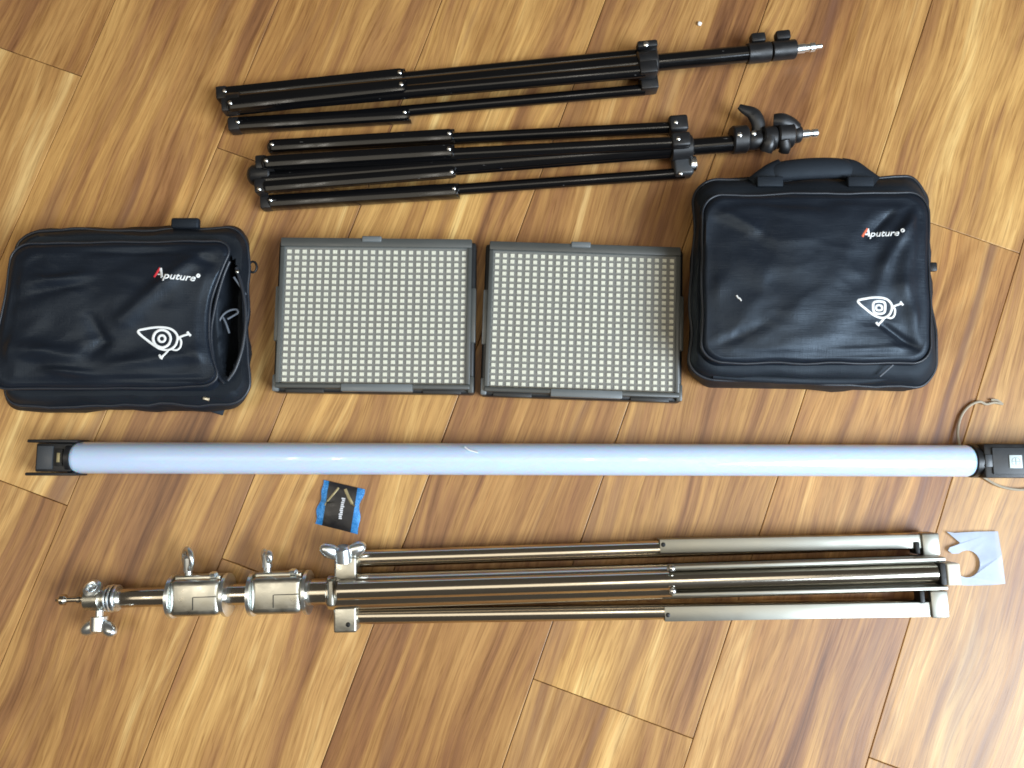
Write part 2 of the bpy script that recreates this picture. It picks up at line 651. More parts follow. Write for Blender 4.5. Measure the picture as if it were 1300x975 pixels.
# --- upper stand
zc = 0.024
ra = thing('light_stand', P(560, 118, 0), 'upper of two folded black light stands, plain double collar before its silver tip', 'light stand', 'folded black light stands')
leg_of(ra, (284, 122), (509, 98), (815, 70), 0.010, 0.010, 0.018, 0.0086)
leg_of(ra, (291, 137), (511, 113), (818, 90), 0.037, 0.036, 0.018, 0.0090)
leg_of(ra, (300, 160), (515, 147), (818, 114), 0.010, 0.010, 0.0195, 0.0076)
c0, c1 = P(292, 133, zc), P(948, 68.5, zc)
dA = (c1 - c0).normalized()
sA = Vector((0, 0, 1)).cross(dA).normalized()
g = bmesh.new()
tube(g, c0, P(826, 80.5, zc), 0.0125, seg=24)
tube(g, P(820, 81, zc), c1, 0.0112, seg=24)
finish(g, 'column', M['enamel'], ra)
g = bmesh.new()
for k, (q, zz) in enumerate((((284, 121), 0.012), ((291, 136), 0.034), ((299, 160), 0.012))):
    block(g, P(*q, zz), dA, 0.016, 0.019, 0.020, 0.003)
lathe(g, P(289, 133, zc), dA, [(0, 0.012), (0.002, 0.0145), (0.018, 0.0145), (0.020, 0.0128)], 20)
finish(g, 'base_hub', M['plastic'], ra)
g = bmesh.new()                                            # casting that holds the three legs
lathe(g, P(808, 82.5, zc), dA, [(0, 0.0135), (0.002, 0.0165), (0.026, 0.0165), (0.028, 0.014)], 24)
hubA = finish(g, 'leg_collar', M['plastic'], ra)
for q, zz, w in (((822, 68), 0.013, 0.016), ((822, 89), 0.037, 0.017), ((823, 107), 0.012, 0.022)):
    g = bmesh.new()
    block(g, P(*q, zz), dA, 0.024, w, 0.022, 0.0025)
    finish(g, 'lug', M['plastic'], hubA)
g = bmesh.new()
block(g, P(821, 58.5, 0.026), dA, 0.028, 0.010, 0.016, 0.003)
finish(g, 'lock_knob', M['plastic'], hubA)
g = bmesh.new()
dome(g, P(820, 56, 0.034), 0.004, 0.002)
finish(g, 'rivet', M['rivet'], hubA)
for (x0, y0, x1, y1, r_) in ((948, 68.5, 977, 65.6, 0.0135), (979, 65.4, 1009, 62.4, 0.0128)):
    a, b = P(x0, y0, zc), P(x1, y1, zc)
    ln = (b - a).length
    g = bmesh.new()
    lathe(g, a, b - a, [(0, r_ * 0.94), (0.001, r_), (ln - 0.001, r_), (ln, r_ * 0.94)], 24)
    o = finish(g, 'tube_collar', M['plastic'], ra)
    g = bmesh.new()
    mx_, my_ = (x0 + x1) / 2, (y0 + y1) / 2
    block(g, P(mx_ - 1, my_ - 17.5, zc), dA, 0.020, 0.013, 0.014, 0.003)
    finish(g, 'lock_knob', M['plastic'], o)
a, b = P(1009, 62.6, zc), P(1043, 58.5, zc)
ln = (b - a).length
g = bmesh.new()
lathe(g, a, b - a, [(0, 0.0064), (ln * 0.35, 0.0064), (ln * 0.38, 0.0052), (ln * 0.52, 0.0052), (ln * 0.55, 0.0064), (ln * 0.72, 0.0062), (ln * 0.75, 0.0034), (ln, 0.0032)], 18)
finish(g, 'spigot', M['chrome'], ra)
g = bmesh.new()                                            # small pale print on the upper leg
for k in range(6):
    w = 0.0012 + 0.0008 * ((k * 7) % 3)
    block(g, P(651 + k * 3.3, 82.0 - k * 0.34, 0.0172), dA, w, 0.0034 - 0.0006 * (k % 2), 0.0004)
finish(g, 'print', M['greyprint'], ra)

# --- lower stand
rb = thing('light_stand', P(600, 215, 0), 'lower black light stand with wing knobs near its tip and scratched struts', 'light stand', 'folded black light stands')
leg_of(rb, (343, 188), (571, 174), (868, 161), 0.012, 0.011, 0.018, 0.0080)
leg_of(rb, (336, 209), (571, 194), (868, 181), 0.039, 0.036, 0.018, 0.0088)
leg_of(rb, (341, 258), (577, 243), (868, 220), 0.011, 0.011, 0.019, 0.0076)
zc = 0.024
c0, c1 = P(336, 230, zc), P(930, 182.5, zc)
dB = (c1 - c0).normalized()
g = bmesh.new()
tube(g, c0, P(876, 187, zc), 0.0125, seg=24)
tube(g, P(870, 187.4, zc), c1, 0.0112, seg=24)
finish(g, 'column', M['enamel'], rb)
g = bmesh.new()                                            # a second strut beside the column
beam(g, P(334, 238, 0.036), P(580, 218, 0.036), 0.0170, 0.0135, 0.0064)
st = finish(g, 'strut', M['enamel'], rb)
for q in ((329, 240), (573, 218)):
    g = bmesh.new()
    dome(g, P(*q, 0.0412), 0.0030, 0.0022)
    finish(g, 'rivet', M['rivet'], st)
g = bmesh.new()
for q, zz in (((333, 208), 0.032), ((332, 238), 0.030), ((339, 258), 0.012)):
    block(g, P(*q, zz), dB, 0.015, 0.019, 0.018, 0.003)
lathe(g, P(315, 224, zc), dB, [(0, 0.006), (0.003, 0.011), (0.008, 0.0145), (0.030, 0.0145), (0.032, 0.0128)], 20)
finish(g, 'base_hub', M['plastic'], rb)
g = bmesh.new()
lathe(g, P(850, 189, zc), dB, [(0, 0.0135), (0.002, 0.0168), (0.028, 0.0168), (0.030, 0.014)], 24)
hubB = finish(g, 'leg_collar', M['plastic'], rb)
for q, zz, w, m_ in (((860, 159), 0.014, 0.022, 'plastic'), ((863, 180), 0.039, 0.020, 'plastic'), ((866, 211), 0.014, 0.030, 'greyplastic')):
    g = bmesh.new()
    block(g, P(*q, zz), dB, 0.026, w, 0.022, 0.004, 3)
    lg = finish(g, 'lug', M[m_], hubB)
    g = bmesh.new()
    dome(g, P(q[0] - 2, q[1] + (9 if q[1] > 200 else -4), zz + 0.0108), 0.0030, 0.002)
    finish(g, 'rivet', M['rivet'], lg)
g = bmesh.new()
lathe(g, P(874, 209, 0.018), dB, [(0, 0.008), (0.002, 0.0105), (0.009, 0.0105), (0.011, 0.007)], 20)
finish(g, 'pivot_bolt', M['rivet'], hubB)
for (x0, y0, x1, y1, r_) in ((928, 178, 948, 176.5, 0.0185), (949, 179, 966, 177.5, 0.0125), (967, 176.8, 984, 175.4, 0.0165), (985, 173, 1006, 171.5, 0.0170), (1005, 171, 1016, 170.3, 0.0115)):
    a, b = P(x0, y0, zc), P(x1, y1, zc)
    ln = (b - a).length
    g = bmesh.new()
    lathe(g, a, b - a, [(0, r_ * 0.90), (0.002, r_), (ln - 0.002, r_), (ln, r_ * 0.90)], 24)
    finish(g, 'tube_collar', M['plastic'], rb)
for px, py in ((939, 171), (957, 169)):
    g = bmesh.new()
    dome(g, P(px, py, zc + 0.0175 if px < 945 else zc + 0.012), 0.0036, 0.0024)
    finish(g, 'rivet', M['rivet'], rb)
# curved wing of the first knob
g = bmesh.new()
wing = catmull([P(938, 135, 0.030), P(945, 139, 0.030), P(955, 144, 0.029), P(961, 152, 0.028), P(963, 161, 0.026), P(962, 170, 0.024)], 6)
sweep(g, wing, 0.0082, 12, flat=0.6, rfun=lambda t: 0.45 + 0.75 * min(1, t * 2.2) - 0.25 * max(0, t - 0.6))
finish(g, 'wing_knob', M['plastic'], rb)
g = bmesh.new()
wing = catmull([P(982, 152, 0.034), P(992, 152, 0.036), P(1004, 156, 0.034), P(1013, 163, 0.030)], 6)
sweep(g, wing, 0.0095, 12, flat=0.6, rfun=lambda t: 1.0 - 0.4 * abs(t - 0.4))
wing = catmull([P(978, 172, 0.036), P(976, 183, 0.034), P(972, 192, 0.028)], 6)
sweep(g, wing, 0.0085, 12, flat=0.6)
wing = catmull([P(996, 178, 0.036), P(997, 187, 0.032), P(995, 193, 0.026)], 6)
sweep(g, wing, 0.0075, 12, flat=0.6)
finish(g, 'wing_knob', M['plastic'], rb)
a, b = P(1015, 170.5, zc), P(1038, 168.6, zc)
ln = (b - a).length
g = bmesh.new()
lathe(g, a, b - a, [(0, 0.0058), (ln * 0.5, 0.0058), (ln * 0.54, 0.0046), (ln * 0.66, 0.0046), (ln * 0.70, 0.0057), (ln * 0.96, 0.0056), (ln, 0.0046)], 18)
finish(g, 'spigot', M['chrome'], rb)


# ------------------------------------------------------------------ soft bags
def bil(q, u, v):
    """pixel quad TL, TR, BR, BL -> pixel at u (right), v (down)"""
    (ax, ay), (bx, by), (cx, cy), (dx, dy) = q
    return ((ax * (1 - u) + bx * u) * (1 - v) + (dx * (1 - u) + cx * u) * v,
            (ay * (1 - u) + by * u) * (1 - v) + (dy * (1 - u) + cy * u) * v)


def rrect(ru, rv, n=22, edge=16):
    """rounded unit square as a list of (u, v), clockwise seen from above"""
    pts = []
    cs = ((ru, rv, math.pi, 1.5), (1 - ru, rv, 1.5 * math.pi, 2.0), (1 - ru, 1 - rv, 0, 0.5), (ru, 1 - rv, 0.5 * math.pi, 1.0))
    for k, (cu, cv, a0, _) in enumerate(cs):
        for i in range(n + 1):
            t = a0 + i / n * math.pi / 2
            pts.append((cu + ru * math.cos(t), cv + rv * math.sin(t)))
        nx = cs[(k + 1) % 4]
        e0 = pts[-1]
        t1 = nx[2]
        e1 = (nx[0] + ru * math.cos(t1), nx[1] + rv * math.sin(t1))
        for i in range(1, edge):
            f = i / edge
            pts.append((e0[0] + (e1[0] - e0[0]) * f, e0[1] + (e1[1] - e0[1]) * f))
    return pts


def soft_box(rings, ru, rv, zfun, warp=None, inner=46):
    """rings: [(pixel quad, z, wobble)] from the floor up; the last one is filled and its height follows zfun(u, v)"""
    base = rrect(ru, rv)
    n = len(base)
    bm = bmesh.new()
    loops = []
    for q, z, wob in rings:
        lp = []
        for (u, v) in base:
            uu, vv = (u, v) if warp is None else warp(u, v, z)
            px, py = bil(q, uu, vv)
            p = P(px, py, z)
            if wob:
                s = noise.noise(Vector((p.x * 26, p.y * 26, z * 30)))
                c = P(*bil(q, 0.5, 0.5), z)
                p += (p - c).normalized() * s * wob
            lp.append(bm.verts.new(p))
        loops.append(lp)
    q, ztop, wob = rings[-1]
    for i in range(1, inner):
        s = 1 - i / inner
        lp = []
        for (u, v) in base:
            uu, vv = 0.5 + (u - 0.5) * s, 0.5 + (v - 0.5) * s
            if warp:
                uu, vv = warp(uu, vv, ztop)
            p = P(*bil(q, uu, vv), ztop)
            p.z = ztop + zfun(uu, vv) * min(1, (1 - s) * 9)
            lp.append(bm.verts.new(p))
        loops.append(lp)
    for a, b in zip(loops, loops[1:]):
        for i in range(n):
            j = (i + 1) % n
            bm.faces.new((a[i], a[j], b[j], b[i]))
    p = P(*bil(q, *(warp(0.5, 0.5, ztop) if warp else (0.5, 0.5))), ztop)
    p.z = ztop + zfun(0.5, 0.5)
    cv = bm.verts.new(p)
    for i in range(n):
        bm.faces.new((loops[-1][i], loops[-1][(i + 1) % n], cv))
    bm.faces.new(loops[0][::-1])
    return bm


def tree_of(bm):
    bm.verts.ensure_lookup_table()
    bm.verts.index_update()
    return BVHTree.FromBMesh(bm)


def on(tree, px, py, lift=0.0006):
    """the point of a surface that the photograph shows at the pixel"""
    r = ray(px, py).normalized()
    loc, nor, _, _ = tree.ray_cast(CAM, r)
    if loc is None:
        return P(px, py, 0.09)
    if nor.z < 0:
        nor = -nor
    return loc + nor * lift


def crease(u, v, a, b, w, h):
    """a soft ridge (h > 0) or valley along the segment a-b in unit coordinates"""
    ax, ay = a
    bx, by = b
    dx, dy = bx - ax, by - ay
    L2 = dx * dx + dy * dy
    t = max(0, min(1, ((u - ax) * dx + (v - ay) * dy) / L2))
    d = math.hypot(u - ax - dx * t, v - ay - dy * t)
    return h * math.exp(-(d / w) ** 2) * (0.35 + 0.65 * math.sin(math.pi * min(1, max(0, 0.12 + 0.76 * t))))


def wrinkles(u, v, seed):
    """sharp short folds of stiff cloth: ridged noise, stronger towards the rim"""
    rim = 0.35 + 1.3 * max(abs(u - 0.5), abs(v - 0.5))
    a = noise.noise(Vector((u * 4.5 + v * 3.2, v * 4.0 - u * 2.0, seed * 1.7)))
    b = noise.noise(Vector((u * 9.0 - v * 6.0, v * 8.0 + u * 3.0, seed * 3.1)))
    return (0.0040 * (0.30 - abs(a)) + 0.0016 * (0.30 - abs(b))) * rim


def ring_path(q, z, ru, rv, warp=None, lift=0.0, wob=0.0):
    out = []
    for (u, v) in rrect(ru, rv):
        uu, vv = (u, v) if warp is None else warp(u, v, z)
        p = P(*bil(q, uu, vv), z)
        if wob:
            c = P(*bil(q, 0.5, 0.5), z)
            p += (p - c).normalized() * noise.noise(Vector((p.x * 26, p.y * 26, z * 30))) * wob
        p.z += lift + 0.0022 * noise.noise(Vector((p.x * 18, p.y * 18, 5.5)))
        out.append(p)
    return out


def lettering(root, tree, text, px, py, width, drop, m_, name='lettering', shear=0.25):
    """raised print lying on the bag; (px, py) is the left end of the baseline, drop its fall to the right"""
    cu = bpy.data.curves.new('font_tmp', 'FONT')
    cu.body = text
    cu.shear = shear
    cu.offset = 0.022
    cu.resolution_u = 3
    tmp = bpy.data.objects.new('font_tmp', cu)
    col.objects.link(tmp)
    dg = bpy.context.evaluated_depsgraph_get()
    me = bpy.data.meshes.new_from_object(tmp.evaluated_get(dg))
    bpy.data.objects.remove(tmp)
    xs = [v.co.x for v in me.vertices]
    x0, x1 = min(xs), max(xs)
    k = width / (x1 - x0)
    g = bmesh.new()
    g.from_mesh(me)
    bpy.data.meshes.remove(me)
    for v in g.verts:
        x = (v.co.x - x0) * k
        v.co = on(tree, px + x + v.co.y * k * drop / width, py - v.co.y * k * 0.80 + x * drop / width)
    r = bmesh.ops.extrude_face_region(g, geom=list(g.faces))
    for e in r['geom']:
        if isinstance(e, bmesh.types.BMVert):
            e.co.z += 0.0004
    return finish(g, name, m_, root, None)


def stroke(g, tree, pts, w, closed=False, n=6):
    cp = catmull([Vector((x, y, 0)) for x, y in pts], n, closed)
    sweep(g, [on(tree, p.x, p.y, 0.0004) for p in cp], w, 6, closed, flat=0.35)


def emblem(root, tree, mp, square):
    """line drawing of an eye with a lens for its iris, an arm to the right and a tail below"""
    s = lambda pts: [mp(x, y) for x, y in pts]
    g = bmesh.new()
    w = 0.0015
    stroke(g, tree, s([(612, 561), (648, 548), (705, 541), (755, 548), (783, 572), (786, 600), (772, 628), (742, 643), (700, 632), (655, 600)]), w, True)
    if square:
        stroke(g, tree, s([(694, 566), (720, 560), (748, 567), (752, 592), (746, 616), (720, 622), (696, 614), (690, 590)]), w * 1.1, True)
        stroke(g, tree, s([(708, 582), (732, 582), (734, 602), (709, 603)]), w * 0.9, True)
    else:
        stroke(g, tree, s([(718 + 39 * math.cos(t * math.pi / 4), 592 + 39 * math.sin(t * math.pi / 4)) for t in range(8)]), w * 1.1, True)
        stroke(g, tree, s([(718 + 15 * math.cos(t * math.pi / 3), 592 + 15 * math.sin(t * math.pi / 3)) for t in range(6)]), w * 1.0, True)
    stroke(g, tree, s([(786, 580), (802, 600), (800, 628), (784, 643), (762, 640)]), w * 0.9)
    stroke(g, tree, s([(790, 588), (815, 578), (838, 572)]), w * 0.9)
    stroke(g, tree, s([(830, 562), (838, 572), (846, 580)]), w * 1.0)
    stroke(g, tree, s([(748, 642), (733, 660), (714, 676)]), w)
    stroke(g, tree, s([(706, 664), (714, 676), (722, 680)]), w)
    return finish(g, 'emblem', M['white'], root)


# --- right bag
rr_ = thing('equipment_bag', P(1020, 380, 0), 'black nylon bag with padded top handle lying flat beside the panel lamps, closed', 'bag', 'black nylon equipment bags')


def z_body_r(u, v):
    return 0.004 * noise.noise(Vector((u * 3, v * 3, 4.2))) + 0.003 * math.sin(math.pi * u)


QB0 = ((892, 262), (1138, 262), (1140, 496), (878, 492))
QB1 = ((880, 236), (1166, 234), (1176, 497), (872, 490))
QB2 = ((882, 226), (1176, 224), (1190, 494), (873, 484))
QB3 = ((888, 238), (1173, 236), (1184, 476), (884, 471))
bmB = soft_box([(QB0, 0.0, 0), (QB1, 0.016, 0.006), (QB2, 0.032, 0.006), (((882, 228), (1176, 226), (1189, 491), (875, 482)), 0.044, 0.006), (((885, 232), (1175, 230), (1187, 484), (879, 477)), 0.057, 0.005), (QB3, 0.066, 0.003)], 0.10, 0.13, z_body_r, inner=20)
bodyR = finish(bmB, 'body', M['side'], rr_, 60)


def z_pock_r(u, v):
    z = 0.011 * (math.sin(math.pi * min(max(u, 0), 1)) * math.sin(math.pi * min(max(v, 0), 1))) ** 0.7
    z += 0.0035 * noise.noise(Vector((u * 2.6, v * 3.0, 1.7)))
    z += 0.0016 * noise.noise(Vector((u * 7 + v * 3, v * 6 - u * 2, 9.1)))
    z += crease(u, v, (0.98, 0.05), (0.80, 0.42), 0.028, 0.0050)
    z += crease(u, v, (0.80, 0.42), (0.76, 0.62), 0.035, 0.0032)
    z += crease(u, v, (0.92, 0.28), (0.89, 0.55), 0.040, 0.0046)
    z += crease(u, v, (0.89, 0.55), (0.96, 0.88), 0.032, 0.0040)
    z += crease(u, v, (0.80, 0.80), (0.97, 0.95), 0.020, -0.0050)
    z += crease(u, v, (0.84, 0.10), (0.74, 0.24), 0.026, -0.0040)
    z += crease(u, v, (0.05, 0.05), (0.22, 0.20), 0.035, 0.0035)
    z += crease(u, v, (0.30, 0.03), (0.55, 0.06), 0.030, -0.0028)
    z += crease(u, v, (0.05, 0.92), (0.25, 0.80), 0.035, -0.0024)
    z += crease(u, v, (0.55, 0.96), (0.92, 0.93), 0.020, 0.0020)
    return z + wrinkles(u, v, 3)


QP0 = ((888, 250), (1172, 248), (1180, 466), (886, 466))
QP1 = ((892, 248), (1177, 245), (1183, 461), (890, 461))
bmP = soft_box([(QP0, 0.064, 0), (QP1, 0.074, 0.002), (QP1, 0.084, 0.0025), (((897, 253), (1173, 250), (1178, 455), (895, 455)), 0.091, 0.0015)], 0.09, 0.12, z_pock_r)
treeR = tree_of(bmP)
pocketR = finish(bmP, 'front_pocket', M['nylon'], rr_, 70)
for nm, q, z, r_, ru, rv in (('piping', QP1, 0.085, 0.0017, 0.09, 0.12), ('zip_seam', ((882, 228), (1176, 226), (1189, 491), (875, 482)), 0.045, 0.0022, 0.10, 0.13)):
    g = bmesh.new()
    sweep(g, ring_path(q, z, ru, rv, None, 0.0, 0.0025 if nm == 'piping' else 0.005), r_, 8, True)
    finish(g, nm, M['piping'], rr_, 60)
g = bmesh.new()                                            # lower gusset fold
sweep(g, catmull([P(905, 476, 0.052), P(960, 480, 0.054), P(1050, 483, 0.054), P(1110, 481, 0.055), P(1140, 472, 0.062)], 8), 0.0055, 10, flat=0.7)
finish(g, 'gusset_fold', M['side'], rr_, 60)
g = bmesh.new()                                            # grip of the handle and its two straps
grip = catmull([P(976, 224, 0.052), P(990, 218, 0.058), P(1030, 214, 0.060), P(1068, 214, 0.058), P(1082, 221, 0.052)], 8)
sweep(g, grip, 0.0135, 16, flat=0.55, rfun=lambda t: 0.80 + 0.25 * math.sin(math.pi * t))
han = finish(g, 'handle', M['side'], rr_, 60)
for pts in ([(957, 234), (967, 226), (980, 217), (993, 211)], [(1068, 210), (1083, 213), (1096, 222), (1110, 232)]):
    g = bmesh.new()
    sweep(g, catmull([P(x, y + 2, 0.056 + 0.001 * i) for i, (x, y) in enumerate(pts)], 6), 0.0125, 12, flat=0.35)
    finish(g, 'strap', M['side'], han, 60)
for xx in (977, 1092):
    g = bmesh.new()
    block(g, P(xx, 231, 0.0665), Vector((1, 0, 0)), 0.034, 0.014, 0.006, 0.002)
    finish(g, 'strap_patch', M['side'], rr_, 60)
g = bmesh.new()
block(g, P(1184, 339, 0.052), Vector((1, 0, 0)), 0.010, 0.012, 0.006, 0.002)
finish(g, 'side_tab', M['plastic'], rr_)
g = bmesh.new()
sweep(g, catmull([P(1117, 478, 0.070), P(1125, 471, 0.073), P(1134, 463, 0.076)], 5), 0.0011, 6)
finish(g, 'zip_pull', M['cable'], rr_)
def capital(root, tree, x, y, h, m_):
    """the big first letter: one coloured and one white slanting stroke with a short bar"""
    g = bmesh.new()
    stroke(g, tree, [(x, y), (x + h * 0.30, y - h * 0.5), (x + h * 0.62, y - h)], 0.0016)
    finish(g, 'lettering', m_, root)
    g = bmesh.new()
    stroke(g, tree, [(x + h * 0.66, y - h * 0.96), (x + h * 0.74, y - h * 0.5), (x + h * 0.80, y)], 0.0017)
    stroke(g, tree, [(x + h * 0.36, y - h * 0.30), (x + h * 0.74, y - h * 0.30)], 0.0010)
    finish(g, 'lettering', M['white'], root)


capital(rr_, treeR, 1094.5, 300.5, 10.5, M['orange'])
lettering(rr_, treeR, 'puture', 1103.5, 300.5, 38, -1.5, M['white'])
g = bmesh.new()
stroke(g, treeR, [(1146 + 1.8 * math.cos(t), 292.5 + 1.8 * math.sin(t)) for t in (0, 1.57, 3.14, 4.71)], 0.0010, True)
finish(g, 'lettering', M['white'], rr_)
emblem(rr_, treeR, lambda x, y: (1089 + (x - 612) * 0.247, 382.5 + (y - 561) * 0.257), True)

g = bmesh.new()                                            # lint lying on the right bag
sweep(g, catmull([on(treeR, 935, 375, 0.0012), on(treeR, 937, 378, 0.0018), on(treeR, 939, 379, 0.0014), on(treeR, 941, 382, 0.0012)], 4), 0.0011, 6)
o = finish(g, 'lint_fleck', M['crumb'])
tag(o, 'tiny white lint fleck on the pocket of the bag with the handle', 'lint')

# --- left bag
rl = thing('equipment_bag', P(165, 410, 0), 'black nylon bag with gaping side pocket lying at the left edge, cables inside', 'bag', 'black nylon equipment bags')


def in_lens(px, py):
    """how deep inside the gaping zip: 1 at its heart, 0 outside (photo pixels)"""
    t = (py - 325) / (478 - 325)
    if t <= 0 or t >= 1:
        return 0.0
    cx = 292 + 4 * math.sin(math.pi * t) - 4 * t
    hw = 16.5 * math.sin(math.pi * t) ** 0.8
    d = abs(px - cx) / max(hw, 0.5)
    return max(0.0, min(1.0, (1 - d) * 2.2))


LB2 = ((22, 291), (315, 287), (316, 518), (2, 521))
LB3 = ((24, 300), (308, 297), (307, 503), (2, 503))


def z_body_l(u, v):
    px, py = bil(LB3, u, v)
    z = 0.004 * noise.noise(Vector((u * 3, v * 3, 7.7)))
    return z - 0.046 * in_lens(px, py)


bmB = soft_box([(((36, 312), (308, 308), (310, 514), (44, 518)), 0.0, 0), (((28, 296), (318, 293), (319, 521), (20, 524)), 0.016, 0.007),
                (LB2, 0.030, 0.007), (((22, 293), (314, 290), (315, 514), (2, 516)), 0.042, 0.007), (((23, 296), (311, 293), (311, 509), (2, 510)), 0.054, 0.006), (LB3, 0.063, 0.004)], 0.10, 0.13, z_body_l, inner=70)
treeLB = tree_of(bmB)
bodyL = finish(bmB, 'body', M['side'], rl, 60)


def warp_l(u, v, z):
    """the open side of the pocket sags inwards"""
    k = max(0.0, (u - 0.45) / 0.55)
    return u - 0.085 * k ** 1.6 * math.sin(math.pi * min(1, max(0, v * 0.98))) ** 1.2, v


def z_pock_l(u, v):
    z = 0.009 * (math.sin(math.pi * min(max(u, 0), 1)) * math.sin(math.pi * min(max(v, 0), 1))) ** 0.7
    z += 0.005 * noise.noise(Vector((u * 2.2, v * 2.6, 3.3)))
    z += 0.0018 * noise.noise(Vector((u * 6 + v * 4, v * 5 - u * 3, 5.1)))
    z += crease(u, v, (0.56, 0.55), (0.86, 0.06), 0.050, 0.0062)
    z += crease(u, v, (0.86, 0.08), (0.98, 0.18), 0.040, -0.004)
    z += crease(u, v, (0.10, 0.27), (0.36, 0.22), 0.035, 0.0042)
    z += crease(u, v, (0.12, 0.33), (0.34, 0.29), 0.030, -0.0036)
    z += crease(u, v, (0.40, 0.52), (0.47, 0.70), 0.034, -0.0050)
    z += crease(u, v, (0.47, 0.70), (0.40, 0.82), 0.030, -0.0046)
    z += crease(u, v, (0.05, 0.74), (0.36, 0.80), 0.055, 0.0068)
    z += crease(u, v, (0.25, 0.90), (0.42, 0.93), 0.026, 0.0046)
    z += crease(u, v, (0.55, 0.86), (0.95, 0.78), 0.050, 0.0060)
    z += crease(u, v, (0.52, 0.97), (0.95, 0.97), 0.020, -0.0036)
    z += crease(u, v, (0.35, 0.04), (0.75, 0.05), 0.022, -0.0026)
    return z + wrinkles(u, v, 8)


LP0 = ((20, 309), (294, 308), (286, 497), (-3, 496))
LP1 = ((17, 309), (297, 306), (283, 491), (-14, 494))
LP2 = ((22, 314), (292, 311), (278, 486), (-8, 488))
bmP = soft_box([(LP0, 0.062, 0), (LP1, 0.071, 0.002), (LP1, 0.080, 0.0025), (LP2, 0.087, 0.0015)], 0.09, 0.11, z_pock_l, warp_l)
treeL = tree_of(bmP)
pocketL = finish(bmP, 'front_pocket', M['nylon'], rl, 70)
g = bmesh.new()
sweep(g, ring_path(LP1, 0.080, 0.09, 0.11, warp_l, 0.001, 0.0025), 0.0017, 8, True)
finish(g, 'piping', M['piping'], rl, 60)
g = bmesh.new()
sweep(g, ring_path(((22, 293), (314, 290), (315, 514), (2, 516)), 0.043, 0.10, 0.13, None, 0.0, 0.006), 0.0023, 8, True)
finish(g, 'zip_seam', M['piping'], rl, 60)
for pts in ([(291, 332), (283, 352), (274, 385), (268, 420), (270, 450), (276, 475), (285, 487)],
            [(300, 340), (309, 372), (312, 405), (308, 440), (299, 468), (289, 483)],
            [(284, 330), (274, 362), (264, 395), (260, 430), (264, 462), (270, 482)]):
    g = bmesh.new()
    sweep(g, catmull([P(x, y, 0.070) for x, y in pts], 8), 0.0024, 8, flat=0.9)
    finish(g, 'zip_lip', M['piping'], rl, 60)
# cables inside the gaping pocket: top-level, they only lie in the bag
for nm, pts, lab in (('cable', [(278, 408), (284, 399), (292, 394), (300, 393), (302, 397), (296, 401), (289, 405)], 'grey looped cable inside the open side of the left bag'),
                     ('cord_end', [(283, 403), (287, 411), (291, 423)], 'short straight grey cord end in the open side of the left bag'),
                     ('pull_cord', [(297, 352), (304, 362), (312, 374)], 'thin grey cord crossing the top of the left bag opening')):
    g = bmesh.new()
    sweep(g, catmull([P(x, y, 0.060 if nm != 'pull_cord' else 0.069) for x, y in pts], 6), 0.0013, 8)
    o = finish(g, nm, M['cable'])
    tag(o, lab, 'cable')
g = bmesh.new()
block(g, P(236, 284, 0.050), Vector((1, 0, 0)), 0.036, 0.014, 0.010, 0.003)
finish(g, 'handle', M['side'], rl, 60)
g = bmesh.new()
sweep(g, [P(321 + 5 * math.cos(t * math.pi / 6), 339 + 7 * math.sin(t * math.pi / 6), 0.034) for t in range(12)], 0.0016, 8, True)
finish(g, 'ring', M['plastic'], rl)
g = bmesh.new()
block(g, P(262, 506, 0.060), Vector((1, -0.3, 0)), 0.009, 0.005, 0.003, 0.001)
finish(g, 'zip_pull', M['cast'], rl)
g = bmesh.new()
dome(g, P(301, 345, 0.073), 0.0026, 0.002)
finish(g, 'zip_slider', M['cast'], rl)
g = bmesh.new()
beam(g, P(262, 517, 0.012), P(284, 524, 0.006), 0.008, 0.003, 0.001)
finish(g, 'strap_end', M['side'], rl)
capital(rl, treeL, 196, 352, 12, M['red'])
lettering(rl, treeL, 'puture', 206.0, 353.0, 42, 4.0, M['white'])
g = bmesh.new()
stroke(g, treeL, [(251.5 + 1.8 * math.cos(t), 350 + 1.8 * math.sin(t)) for t in (0, 1.57, 3.14, 4.71)], 0.0011, True)
finish(g, 'lettering', M['white'], rl)
emblem(rl, treeL, lambda x, y: (175 + (x - 612) * 0.2872, 421 + (y - 561) * 0.2872), False)


# ------------------------------------------------------------------ LED panel lamps
def panel_pose(tl, tr, br, bl, z):
    a, b, c, d = (P(*q, z) for q in (tl, tr, br, bl))
    ctr = (a + b + c + d) / 4
    ux = ((b - a) + (c - d)).normalized()
    w = ((b - a).length + (c - d).length) / 2
    h = ((d - a).length + (c - b).length) / 2
    return ctr, math.atan2(ux.y, ux.x), w, h


